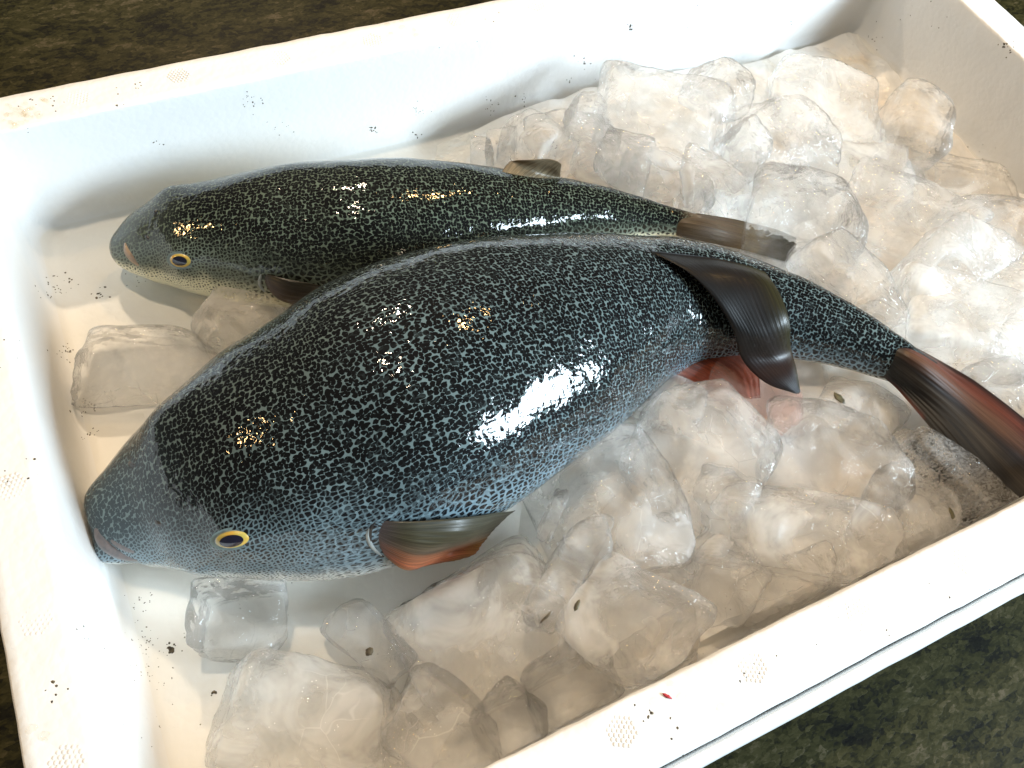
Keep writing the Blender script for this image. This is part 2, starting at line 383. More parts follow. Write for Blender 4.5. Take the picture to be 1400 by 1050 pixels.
# ------------------------------------------------------------------ fish
def build_body(name, parent_name, stations, mat, label, bumps=(), nr=150, ns=72):
    """stations: (top px, bottom px, b/a, height of the belly above the box floor, roll deg)"""
    n = len(stations); Rn = np.array(ROT); cam_ = np.array(CAM)
    mids = [np.array(((T[0] + B[0]) / 2, (T[1] + B[1]) / 2), float) for (T, B, *_r) in stations]; rad = []
    for m, (T, B, kk, lift, roll) in zip(mids, stations):
        a = 0.03
        for _ in range(14):
            b = a * kk; c = px(*m, FLOOR + lift + b * 0.86); d = scale_at(*m, c.z)
            half = 0.5 * math.hypot(T[0] - B[0], T[1] - B[1]) * d
            s2 = (c - CAM).normalized().z ** 2
            a *= half / math.sqrt(a * a * s2 + b * b * (1 - s2))
        rad.append(a)
    mids0 = [m.copy() for m in mids]; rad0 = list(rad)
    ts = np.linspace(0, n - 1, nr)
    def rings():
        cen, ab = [], []
        for m, a, (T, B, kk, lift, roll) in zip(mids, rad, stations):
            cen.append(np.array(px(*m, FLOOR + lift + a * kk * 0.86))); ab.append(np.array((a, a * kk, math.radians(roll))))
        cc = [catmull(cen, t) for t in ts]; V = []; GI = []
        for i, t in enumerate(ts):
            c = cc[i]; a, b, ro = catmull(ab, t); a = max(a, 0.0004); b = max(b, 0.0004)
            tg = Vector(cc[min(i + 1, nr - 1)] - cc[max(i - 1, 0)]).normalized()
            side = tg.cross(Vector((0, 0, 1))).normalized(); up = side.cross(tg).normalized()
            cr, sr = math.cos(ro), math.sin(ro)
            for j in range(ns):
                th = 2 * math.pi * j / ns; cs, sn = math.cos(th), math.sin(th)      # th=0 dorsal
                if cs < 0: y = -abs(cs) ** 0.90 * 0.86; x = math.copysign(abs(sn) ** 0.90, sn)
                else: y = cs; x = sn
                x *= a; y *= b
                V.append(Vector(c) + side * (x * cr + y * sr) + up * (y * cr - x * sr))
            GI.append((a + b) * math.pi / ns)
        return cen, cc, V, GI
    for it in range(7):
        dm = np.zeros(n); dr = np.zeros(n)
        cen, cc, V, GI = rings()
        A = (np.array([tuple(v) for v in V]) - cam_) @ Rn
        I = np.stack((700 + A[:, 0] / -A[:, 2] * F, 525 - A[:, 1] / -A[:, 2] * F), 1)
        for q in range(1, n - 1):
            T, B = np.array(stations[q][0], float), np.array(stations[q][1], float); ln = np.linalg.norm(B - T); d = (B - T) / ln
            rel = I - T; al = rel @ d; pe = rel @ np.array((-d[1], d[0]))
            sel = al[(np.abs(pe) < 7) & (al > -0.6 * ln) & (al < 1.6 * ln)]
            if len(sel) < 4: continue
            lo, hi = sel.min(), sel.max()
            dm[q] = ((ln - hi) - lo) / 2; dr[q] = math.log(ln / (hi - lo))
        if it == 6: print('FIT', parent_name, np.round(dm, 1), np.round(dr, 3))
        for q in range(1, n - 1):
            T, B = np.array(stations[q][0], float), np.array(stations[q][1], float); d = (B - T) / np.linalg.norm(B - T)
            w_ = 0.12 if q < 2 else (0.3 if q < 4 else 0.45)
            mids[q] = mids[q] + w_ * d * float(np.clip(0.25 * dm[q - 1] + 0.5 * dm[q] + 0.25 * dm[q + 1], -12, 12))
            rad[q] *= math.exp(w_ * float(np.clip(0.25 * dr[q - 1] + 0.5 * dr[q] + 0.25 * dr[q + 1], -.08, .08)))
    for _ in range(3):                      # keep only the smooth part of the correction
        dm_ = [m - m0 for m, m0 in zip(mids, mids0)]; dl = [math.log(r / r0) for r, r0 in zip(rad, rad0)]
        for q in range(1, n - 1):
            mids[q] = mids0[q] + .25 * dm_[q - 1] + .5 * dm_[q] + .25 * dm_[q + 1]
            rad[q] = rad0[q] * math.exp(.25 * dl[q - 1] + .5 * dl[q] + .25 * dl[q + 1])
    cen, cc, V, GI = rings()
    root = tag(empty(parent_name, (cen[len(cen) // 2][0], cen[len(cen) // 2][1], FLOOR)), label, 'fish')
    L = np.concatenate([[0], np.cumsum([np.linalg.norm(cc[i + 1] - cc[i]) for i in range(nr - 1)])]); LEN = L[-1]; L /= LEN
    SK = [(min(j, ns - j) / (ns / 2), L[i], 0, 1) for i in range(nr) for j in range(ns)]
    UVM = [(LEN * L[i], GI[i] * (j if j <= ns // 2 else j - ns), 0) for i in range(nr) for j in range(ns)]
    # caps
    b0 = len(V); V.append(Vector(cc[0])); SK.append((0.5, 0, 0, 1)); UVM.append((0, 0, 0)); b1 = len(V); V.append(Vector(cc[-1])); SK.append((0.5, 1, 0, 1)); UVM.append((LEN, 0, 0))
    Fs = grid_faces(nr, ns, True)
    for j in range(ns):
        j2 = (j + 1) % ns; Fs.append((b0, j2, j)); Fs.append((b1, (nr - 1) * ns + j, (nr - 1) * ns + j2))
    for p_i, p in enumerate(V):
        nz = noise.noise(Vector(p) * 26) * 0.0014 + noise.noise(Vector(p) * 70) * 0.0005
        ctr = Vector(cc[min(p_i // ns, nr - 1)]); d = (p - ctr)
        if d.length > 1e-5: V[p_i] = p + d.normalized() * nz
    bv = BVHTree.FromPolygons(V, Fs)
    for (bx, by, rr, hh) in bumps:                         # swellings such as the eye sockets
        hit, nn, _, _ = bv.ray_cast(CAM, ray(bx, by).normalized())
        if hit is None:
            hit, nn, _, _ = bv.find_nearest(px(bx, by, FLOOR + 0.045))
        r = rr
        if nn.dot(hit - CAM) > 0: nn = -nn
        for q in range(len(V)):
            d = (V[q] - hit).length
            if d < 2.5 * r: V[q] = V[q] + nn * hh * math.exp(-(d / r) ** 2)
    body = mesh_obj('body', V, Fs, mat, root)
    color_attr(body, 'skin', SK)
    at = body.data.attributes.new('skinuv', 'FLOAT_VECTOR', 'POINT'); at.data.foreach_set('vector', np.array(UVM, dtype=np.float32).ravel())
    return root, body, BVHTree.FromPolygons([v for v in V], Fs), cc

def hit(bv, x, y):
    h, nn, _, _ = bv.ray_cast(CAM, ray(x, y).normalized())
    if h is None:
        r = ray(x, y).normalized(); best = None
        for t in np.linspace(0.25, 0.5, 60):
            p = CAM + r * t; q, nn2, _, dd = bv.find_nearest(p)
            if best is None or dd < best[2]: best = (q, nn2, dd)
        h, nn = best[0], best[1]
    if nn.dot(h - CAM) > 0: nn = -nn
    return h, nn

def dome(name, c, nrm, axis, ra, rb, h0, h1, r_in, r_out, mat, parent, seg=40, rings=10):
    """shallow dome between relative radii r_in..r_out; height h0 at the centre falling to h1 at the edge"""
    t = (axis - nrm * axis.dot(nrm)).normalized(); s = nrm.cross(t)
    V = []
    for i in range(rings + 1):
        r = r_in + (r_out - r_in) * i / rings
        for j in range(seg):
            a = 2 * math.pi * j / seg
            hgt = h1 + (h0 - h1) * math.sqrt(max(0, 1 - min(1, r / 1.02) ** 2))
            V.append(c + t * (ra * r * math.cos(a)) + s * (rb * r * math.sin(a)) + nrm * hgt)
    Fs = grid_faces(rings + 1, seg, True)
    if r_in < 1e-4: Fs = [f for f in Fs]
    return mesh_obj(name, V, Fs, mat, parent, origin=None)

def eye(bv, root, x, y, ax, ay, lpx, spx, tilt_px, ry=0.8):
    c, nn = hit(bv, x, y)
    e = bpy.data.objects.new('eye', None)
    p1 = px(x + 10, y + 10 * tilt_px, c.z) - px(x, y, c.z); sc = scale_at(x, y, c.z)
    ra = lpx / 2 * sc; view = (CAM - c).normalized()
    N = (nn * 0.75 + view * 0.25).normalized()
    foreshort = max(0.35, N.dot(view))
    rb = spx / 2 * sc / foreshort * ry
    def part(nm, h0, h1, ri, ro, m, par):
        o = dome(nm, c, N, p1, ra, rb, h0, h1, ri, ro, m, None)
        o.parent = par
        base = world_loc(par); o.location = -base
        return o
    ey = part('eye', ra * 0.24, ra * -0.03, 0.86, 1.34, M_RIMEYE, root)
    part('iris', ra * 0.30, ra * -0.02, 0.40, 0.98, M_IRIS, ey)
    part('pupil', ra * 0.34, ra * 0.02, 0.0, 0.70, M_PUPIL, ey)
    return c, N

def surf_tube(name, bv, path, rad, mat, parent, sink=0.4, seg=10, n=26):
    P = []; N = []
    arr = [np.array(p, float) for p in path]
    for i in range(n):
        q = catmull(arr, (len(arr) - 1) * i / (n - 1)); h_, n_ = hit(bv, q[0], q[1]); P.append(h_); N.append(n_)
    V = []
    for i in range(n):
        tg = (P[min(i + 1, n - 1)] - P[max(i - 1, 0)]).normalized(); s = tg.cross(N[i]).normalized()
        r = rad * (0.25 + 0.75 * math.sin(math.pi * (i + 0.5) / n) ** 0.6)
        for j in range(seg):
            a = 2 * math.pi * j / seg
            V.append(P[i] - N[i] * rad * sink + s * r * math.cos(a) + N[i] * r * math.sin(a))
    Fs = grid_faces(n, seg, True); Fs.append(tuple(range(seg))); Fs.append(tuple((n - 1) * seg + j for j in range(seg))[::-1])
    return mesh_obj(name, V, Fs, mat, parent)

def fin(name, curves, colfun, parent, bulge=0.0, ridges=16, nu=40, nv=64, thick=0.0007, ridge_h=0.0001, edge_wave=0.0, mat=None):
    """curves: list of rays from leading to trailing edge; each ray is a list of 3D points base -> tip"""
    C = [[np.array(p, float) for p in c] for c in curves]
    V = []; COLS = []; UV = []
    for i in range(nu):
        u = i / (nu - 1)
        row = [catmull(c, u * (len(c) - 1)) for c in C]
        for j in range(nv):
            v = j / (nv - 1); uu = u
            p = Vector(catmull(row, v * (len(row) - 1)))
            if u > 0.8:                                    # frayed outer edge between the rays
                q_ = Vector(row[0]); fr_ = 0.035 * (0.5 + 0.5 * noise.noise(Vector((v * 26, 1.7, 0)))) + 0.02 * abs(math.sin(v * ridges * math.pi)); back = Vector(catmull([catmull(c, 0.8 * (len(c) - 1)) for c in C], v * (len(C) - 1)))
                p = p + (back - p) * fr_ * smooth(0.8, 1.0, u) * 2
            V.append(p); COLS.append((*colfun(u, v), 1)); UV.append((u, v, 0, 1))
    Fs = grid_faces(nu, nv)
    # normals for ridges, bulge, thickness
    NV = []
    for i in range(nu):
        for j in range(nv):
            a = V[min(i + 1, nu - 1) * nv + j] - V[max(i - 1, 0) * nv + j]; b = V[i * nv + min(j + 1, nv - 1)] - V[i * nv + max(j - 1, 0)]
            nn = a.cross(b)
            nn = nn.normalized() if nn.length > 1e-12 else Vector((0, 0, 1))
            if nn.dot(CAM - V[i * nv + j]) < 0: nn = -nn
            NV.append(nn)
    top, bot = [], []
    for i in range(nu):
        for j in range(nv):
            q = i * nv + j; u = i / (nu - 1); v = j / (nv - 1)
            e = math.sin(math.pi * min(max(v, 0.0), 1)) ** 0.5
            h = bulge * math.sin(math.pi * min(1, u * 0.9 + 0.05)) * e + ridge_h * math.sin(v * ridges * 2 * math.pi + 2 * noise.noise(Vector((u * 2, v * 6, 0)))) * smooth(0, 0.15, u)
            h += 0.0006 * noise.noise(V[q] * 60)
            if edge_wave: V[q] = V[q] + (V[q] - V[max(i - 1, 0) * nv + j]) * edge_wave * (u > 0.985) * math.sin(v * ridges * 2 * math.pi)
            tb = 0.1 + 0.9 * smooth(0, 0.12, u)
            top.append(V[q] + NV[q] * (h + tb * thick * (0.15 + 0.85 * e) * (1 - 0.7 * u))); bot.append(V[q] + NV[q] * (h - tb * thick * (0.15 + 0.85 * e) * (1 - 0.7 * u)))
    VV = [Vector((min(p.x, X1 - .003), max(p.y, Y0 + .003), max(p.z, FLOOR + .001))) for p in top + bot]; m = nu * nv
    FF = Fs + [tuple(x + m for x in f[::-1]) for f in Fs]
    for i in range(nu - 1):
        for j in (0, nv - 1):
            FF.append((i * nv + j, (i + 1) * nv + j, (i + 1) * nv + j + m, i * nv + j + m))
    for j in range(nv - 1):
        for i in (0, nu - 1):
            FF.append((i * nv + j, i * nv + j + 1, i * nv + j + 1 + m, i * nv + j + m))
    o = mesh_obj(name, VV, FF, mat or M_FIN, parent)
    color_attr(o, 'fin', COLS + COLS); color_attr(o, 'finuv', UV + UV)
    return o
def lerpc(stops, t):
    for (a, ca), (b, cb) in zip(stops, stops[1:]):
        if t <= b:
            k_ = smooth(a, b, t); return tuple(x + (y - x) * k_ for x, y in zip(ca, cb))
    return stops[-1][1]

# --- the big fish
ST1 = [((124, 712), (136, 748), .85, .010, 0), ((126, 681), (163, 775), .82, .004, 0), ((140, 640), (216, 781), .80, .002, 0),
       ((173, 590), (300, 785), .78, .0, 0), ((223, 541), (385, 790), .78, .0, 0), ((291, 484), (475, 786), .80, .0, 0),
       ((370, 436), (565, 765), .82, .0, 0), ((452, 383), (655, 722), .84, .0, 0), ((545, 350), (740, 666), .85, .0, 2),
       ((645, 330), (812, 616), .86, .0, 4), ((742, 321), (866, 568), .88, .001, 7), ((832, 318), (908, 526), .90, .004, 10),
       ((912, 321), (950, 501), .92, .008, 12), ((982, 334), (1005, 489), .95, .013, 12), ((1044, 354), (1052, 488), .98, .018, 12),
       ((1105, 383), (1105, 494), 1.0, .022, 10), ((1163, 415), (1152, 504), 1.02, .025, 8), ((1216, 449), (1195, 517), 1.1, .027, 6),
       ((1262, 481), (1232, 531), 1.2, .029, 5), ((1292, 503), (1262, 550), .5, .033, 5)]
big, big_body, BV1, CC1 = build_body('body', 'pufferfish', ST1, M_SKIN1,
    'large plump pufferfish with black and blue-white spotted skin lying in front on the ice', bumps=((318, 737, .010, .0020), (224, 576, .014, .0040)))
eye(BV1, big, 318, 737, 0, 0, 47, 22, -0.28, 1.0)
surf_tube('lip', BV1, [(130, 714), (134, 734), (148, 750), (170, 762), (200, 769)], .0040, M_LIP, big, sink=0.62)
surf_tube('lip', BV1, [(146, 732), (157, 743), (174, 752), (196, 758)], .0024, M_LIP, big, sink=0.75)
surf_tube('gill_flap', BV1, [(510, 716), (503, 731), (509, 748), (524, 762)], .0010, M_GILL, big, sink=0.5)
surf_tube('gill_slit', BV1, [(516, 712), (507, 722), (506, 742), (516, 757)], .0010, M_NOSTRIL, big, sink=0.6)
for (x, y) in ((216, 716), (180, 636)):
    surf_tube('nostril', BV1, [(x - 5, y - 4), (x, y), (x + 5, y + 1)], .0014, M_NOSTRIL, big, sink=0.5, n=8)
H = lambda x, y, off=0.002, bv=BV1: (lambda h: h[0] + h[1] * off)(hit(bv, x, y))
# pectoral fin: olive above, orange below
def pec_col(u, v):
    c = lerpc([(0, (0.10, 0.10, 0.07)), (0.3, (0.10, 0.09, 0.05)), (0.42, (0.22, 0.16, 0.10)), (0.58, (0.55, 0.20, 0.09)), (0.82, (0.75, 0.22, 0.09)), (1, (0.6, 0.34, 0.14))], v)
    base = (0.20, 0.16, 0.19)
    c = tuple(a + (b - a) * smooth(0.25, 0.0, u) * 0.8 for a, b in zip(c, base))
    tip = (0.36, 0.17, 0.02)
    return tuple(a + (b - a) * smooth(0.75, 1.0, u) * smooth(0.35, 0.6, v) * 0.7 for a, b in zip(c, tip))
zf = FLOOR
def FP(x, y, z, bv=None, off=.003):
    p = px(x, y, z); h_, n_, _, d_ = (bv or BV1).ray_cast(CAM, ray(x, y).normalized())
    if h_ is not None and d_ < (p - CAM).length + off: return h_ + n_.normalized() * off if n_.dot(h_ - CAM) < 0 else h_ - n_.normalized() * off
    return p
pec = [[H(512, 714, -.0010), H(570, 706, .003), H(640, 699, .003), H(703, 692, .002)],
       [H(511, 722, -.0010), H(570, 718, .004), H(632, 712, .005), FP(694, 706, zf + .026)],
       [H(511, 732, -.0010), H(565, 733, .005), FP(620, 730, zf + .024), FP(672, 727, zf + .022)],
       [H(512, 742, -.0010), FP(560, 748, zf + .024), FP(614, 748, zf + .021), FP(662, 742, zf + .019)],
       [H(515, 750, -.0010), FP(556, 760, zf + .019), FP(600, 764, zf + .018), FP(650, 757, zf + .016)],
       [H(520, 757, -.0010), FP(550, 767, zf + .015), FP(588, 771, zf + .014), FP(622, 767, zf + .014)]]
fin('pectoral_fin', pec, pec_col, big, bulge=.0015, ridges=14)
# dorsal fin flopped over the flank
def dor_col(u, v):
    c = lerpc([(0, (0.006, 0.005, 0.004)), (0.12, (0.012, 0.012, 0.013)), (0.55, (0.014, 0.011, 0.010)), (0.85, (0.045, 0.04, 0.010)), (1, (0.045, 0.038, 0.01))], v)
    r = (0.07, 0.022, 0.012)
    c = tuple(a + (b - a) * 0.5 * math.exp(-((u - 0.72) / 0.14) ** 2) for a, b in zip(c, r))
    return tuple(a * (1 - 0.65 * smooth(0.9, 1.0, u)) for a in c)
dor = [[H(888, 346, .001), H(940, 388, .006), H(985, 436, .009), px(1015, 492, .062), px(1048, 524, .058), px(1086, 538, .056)],
       [H(930, 350, .001), H(968, 393, .006), H(1008, 440, .009), px(1040, 490, .062), px(1066, 520, .059), px(1090, 539, .056)],
       [H(975, 356, .001), H(1003, 395, .006), H(1032, 440, .009), px(1058, 488, .062), px(1078, 516, .059), px(1092, 539, .056)],
       [H(1020, 366, .001), H(1042, 398, .005), H(1058, 436, .008), px(1072, 480, .062), px(1083, 508, .059), px(1093, 538, .056)],
       [H(1045, 374, .001), H(1061, 404, .004), H(1070, 436, .007), px(1080, 474, .061), px(1087, 500, .059), px(1094, 536, .056)]]
fin('dorsal_fin', dor, dor_col, big, bulge=.0022, ridges=18, ridge_h=.00005)
# tail fin
def tail_col(u, v):
    k_ = smooth(0.02, 0.22, u); return tuple(x * k_ + y * (1 - k_) for x, y in zip(tail_rays(u, v), (0.022, 0.027, 0.03)))
def tail_rays(u, v):
    return tuple(1.0 * q for q in lerpc([(0, (0.020, 0.006, 0.004)), (0.12, (0.20, 0.05, 0.026)), (0.30, (0.20, 0.095, 0.055)), (0.46, (0.040, 0.030, 0.026)),
                  (0.55, (0.075, 0.06, 0.045)), (0.68, (0.028, 0.026, 0.024)), (0.88, (0.010, 0.009, 0.008)), (1, (0.16, 0.035, 0.02) if u < 0.4 else (0.012, 0.01, 0.008))], v))
zt = .058
tl = [[H(1226, 460, -.0012), FP(1262, 481, zt + .004, off=.0012), px(1330, 519, zt + .004), px(1400, 571, zt + .003), px(1452, 614, zt)],
      [H(1222, 472, -.0012), FP(1256, 494, zt + .005, off=.002), px(1322, 542, zt + .005), px(1390, 597, zt + .004), px(1440, 640, zt)],
      [H(1216, 486, -.0012), FP(1250, 509, zt + .004, off=.002), px(1312, 562, zt + .004), px(1378, 625, zt + .004), px(1424, 668, zt)],
      [H(1209, 501, -.0012), FP(1242, 524, zt + .002, off=.002), px(1298, 584, zt + .002), px(1358, 656, zt + .001), px(1396, 700, zt - .002)],
      [H(1202, 514, -.0012), FP(1232, 538, zt - .001, off=.0012), px(1286, 602, zt - .001), px(1342, 672, zt - .003), px(1374, 712, zt - .006)]]
fin('tail_fin', tl, tail_col, big, ridges=13, nv=80, ridge_h=.00010, thick=.0009)
# anal fin, orange, below the belly
an = [[px(905, 512, .046), px(925, 522, .043), px(955, 538, .040)],
      [px(935, 497, .047), px(965, 512, .043), px(990, 530, .040)],
      [px(975, 487, .048), px(1005, 508, .044), px(1020, 545, .040)],
      [px(1020, 484, .048), px(1036, 510, .044), px(1040, 545, .040)]]
fin('anal_fin', an, lambda u, v: (0.42, 0.085, 0.03), big, ridges=9)

# --- the smaller fish behind
ST2 = [((165, 322), (170, 345), .95, .010, 0), ((171, 303), (186, 371), .95, .006, 0), ((196, 278), (222, 390), .92, .003, 0),
       ((238, 254), (275, 405), .90, .0, 0), ((308, 238), (345, 416), .88, .0, 0), ((390, 225), (420, 424), .86, .0, 0),
       ((470, 217), (495, 424), .86, .0, 0), ((550, 216), (570, 408), .87, .001, 0), ((632, 221), (640, 386), .90, .004, 0),
       ((712, 233), (706, 362), .92, .008, 0), ((785, 246), (770, 342), .95, .012, 0), ((850, 262), (836, 328), 1.0, .015, 0),
       ((902, 279), (890, 323), 1.1, .018, 0), ((944, 291), (934, 323), 1.2, .020, 0), ((966, 297), (958, 325), .5, .024, 0)]
small, small_body, BV2, CC2 = build_body('body', 'pufferfish', ST2, M_SKIN2,
    'smaller slender pufferfish with green-grey spotted skin lying along the far wall', bumps=((247, 356, .008, .0015), (232, 262, .008, .0022)))
eye(BV2, small, 247, 356, 0, 0, 29, 17, -0.02, 1.0)
surf_tube('lip', BV2, [(170, 328), (173, 343), (181, 355), (193, 366)], .0028, M_LIP2, small, sink=0.6)
surf_tube('gill_flap', BV2, [(357, 374), (355, 388), (362, 400)], .0010, M_GILL, small, sink=0.45)
surf_tube('nostril', BV2, [(198, 322), (201, 325), (204, 327)], .0010, M_NOSTRIL, small, sink=0.5, n=8)
surf_tube('nostril', BV2, [(210, 292), (213, 290), (216, 288)], .0016, M_NOSTRIL, small, sink=0.3, n=8)
H2 = lambda x, y, off=0.002: H(x, y, off, BV2)
p2 = [[H2(362, 374, -.0008), H2(395, 378, .003), H2(440, 386, .003)], [H2(362, 384, -.0008), H2(392, 396, .004), px(432, 408, zf + .026)],
      [H2(364, 394, -.0008), px(388, 410, zf + .024), px(415, 425, zf + .022)]]
fin('pectoral_fin', p2, lambda u, v: lerpc([(0, (0.05, 0.045, 0.03)), (0.5, (0.13, 0.09, 0.07)), (1, (0.34, 0.16, 0.07))], v), small, bulge=.0015, ridges=9, nu=24, nv=40)
d2 = [[H2(684, 236, -.001), H2(700, 228, .0) + Vector((0, .002, .004)), px(718, 219, .074), px(740, 217, .075)],
      [H2(715, 241, -.001), px(728, 232, .068), px(742, 222, .073), px(756, 218, .075)],
      [H2(745, 246, -.001), px(752, 240, .064), px(760, 231, .070), px(767, 223, .074)],
      [H2(765, 250, -.001), px(766, 244, .062), px(766, 236, .067), px(767, 228, .072)]]
fin('dorsal_fin', d2, lambda u, v: (0.36, 0.28, 0.17), small, ridges=10, nu=24, nv=40)
t2 = [[H2(925, 288, -.0008), FP(960, 293, .048, BV2, .0008), px(1020, 303, .047), px(1062, 314, .046), px(1090, 326, .044)],
      [H2(924, 299, -.0008), FP(960, 305, .048, BV2, .0014), px(1020, 319, .047), px(1060, 330, .046), px(1088, 340, .044)],
      [H2(922, 311, -.0008), FP(956, 318, .047, BV2, .0014), px(1015, 331, .046), px(1055, 342, .045), px(1082, 350, .044)],
      [H2(920, 322, -.0008), FP(952, 328, .046, BV2, .0008), px(1010, 341, .045), px(1048, 351, .044), px(1074, 358, .043)]]
fin('tail_fin', t2, lambda u, v: lerpc([(0, (0.17, 0.12, 0.07)), (0.5, (0.22, 0.155, 0.06)), (1, (0.05, 0.045, 0.025))], smooth(0.35, 0.8, u)), small, ridges=9, nv=48)

# ------------------------------------------------------------------ ice
def ico(sub):
    bm = bmesh.new(); bmesh.ops.create_icosphere(bm, subdivisions=sub, radius=1)
    v = np.array([x.co[:] for x in bm.verts]); f = [tuple(q.index for q in p.verts) for p in bm.faces]; bm.free(); return v, f
ICOV, ICOF = ico(5)
def chunk(name, cx, cy, L, W, ang, z, hh, mat, label, seed, p=12, wob=0.075, cut=4, group=None):
    """rounded, partly melted chunk; L, W in photograph pixels along/across ang; hh thickness in m; z centre above the box floor"""
    rng = np.random.RandomState(seed)
    zc = FLOOR + z * (0.60 if cx > 1050 and cy < 300 and cx not in (1252, 1098) else 0.84); c = px(cx, cy, zc); sc = scale_at(cx, cy, zc)
    a = math.radians(ang); d1 = px(cx + 10 * math.cos(a), cy + 10 * math.sin(a), zc) - c
    yaw = math.atan2(d1.y, d1.x)
    k1 = d1.length / (10 * sc)
    d2 = px(cx - 10 * math.sin(a), cy + 10 * math.cos(a), zc) - c; k2 = d2.length / (10 * sc)
    z *= 0.84
    if cx > 1050 and cy < 300 and cx != 1252 and cx != 1098: z *= 0.71; hh *= 0.72      # low half-melted slabs of the far corner
    A, B, Cc = L / 2 * sc * k1, W / 2 * sc * (0.55 * k2 + 0.45), hh / 2
    N = [(1, 0, 0), (-1, 0, 0), (0, 1, 0), (0, -1, 0), (0, 0, 1), (0, 0, -1)]; D = [1, 1, 1, 1, 1, 1]
    N = [np.array(x, float) + rng.normal(0, 0.13, 3) for x in N]
    for _ in range(cut):
        q = rng.normal(0, 1, 3); q /= np.linalg.norm(q); N.append(q); D.append(rng.uniform(0.95, 1.25))
    N = [x / np.linalg.norm(x) for x in N]
    acc = np.zeros(len(ICOV))
    for nn, dd in zip(N, D):
        acc += np.maximum(0, ICOV @ nn / dd) ** p
    r = acc ** (-1.0 / p)
    P = ICOV * r[:, None]
    off = Vector(rng.uniform(-50, 50, 3))
    for i in range(len(P)):
        v = Vector(P[i]); s = 1 + wob * noise.noise(v * 1.5 + off) + wob * 0.45 * noise.noise(v * 3.6 + off) + wob * 0.12 * noise.noise(v * 9 + off)
        P[i] *= s
    P *= np.array((A, B, Cc))
    tilt = Matrix.Rotation(rng.normal(0, 0.10), 3, 'X') @ Matrix.Rotation(rng.normal(0, 0.08), 3, 'Y')
    R = np.array(Matrix.Rotation(yaw, 3, 'Z') @ tilt)
    P = P @ R.T
    cv = np.array(c)                                   # pressed against the walls and the floor, never through them
    P = np.clip(P + cv, (X0 + .003, Y0 + .003, FLOOR + .0003), (X1 - .003, Y1 - .003, 1.0)) - cv
    me = bpy.data.meshes.new(name); me.vertices.add(len(P)); me.from_pydata if False else None
    me = bpy.data.meshes.new(name); me.from_pydata([tuple(x) for x in P], [], ICOF); me.materials.append(mat)
    me.polygons.foreach_set('use_smooth', [True] * len(me.polygons))
    o = bpy.data.objects.new(name, me); COL.objects.link(o); o.location = c
    tag(o, label, 'ice', group or 'ice chunks in the foam box')
    return o
CL, CY, MK = M_CLEAR, M_CLOUDY, M_MILKY
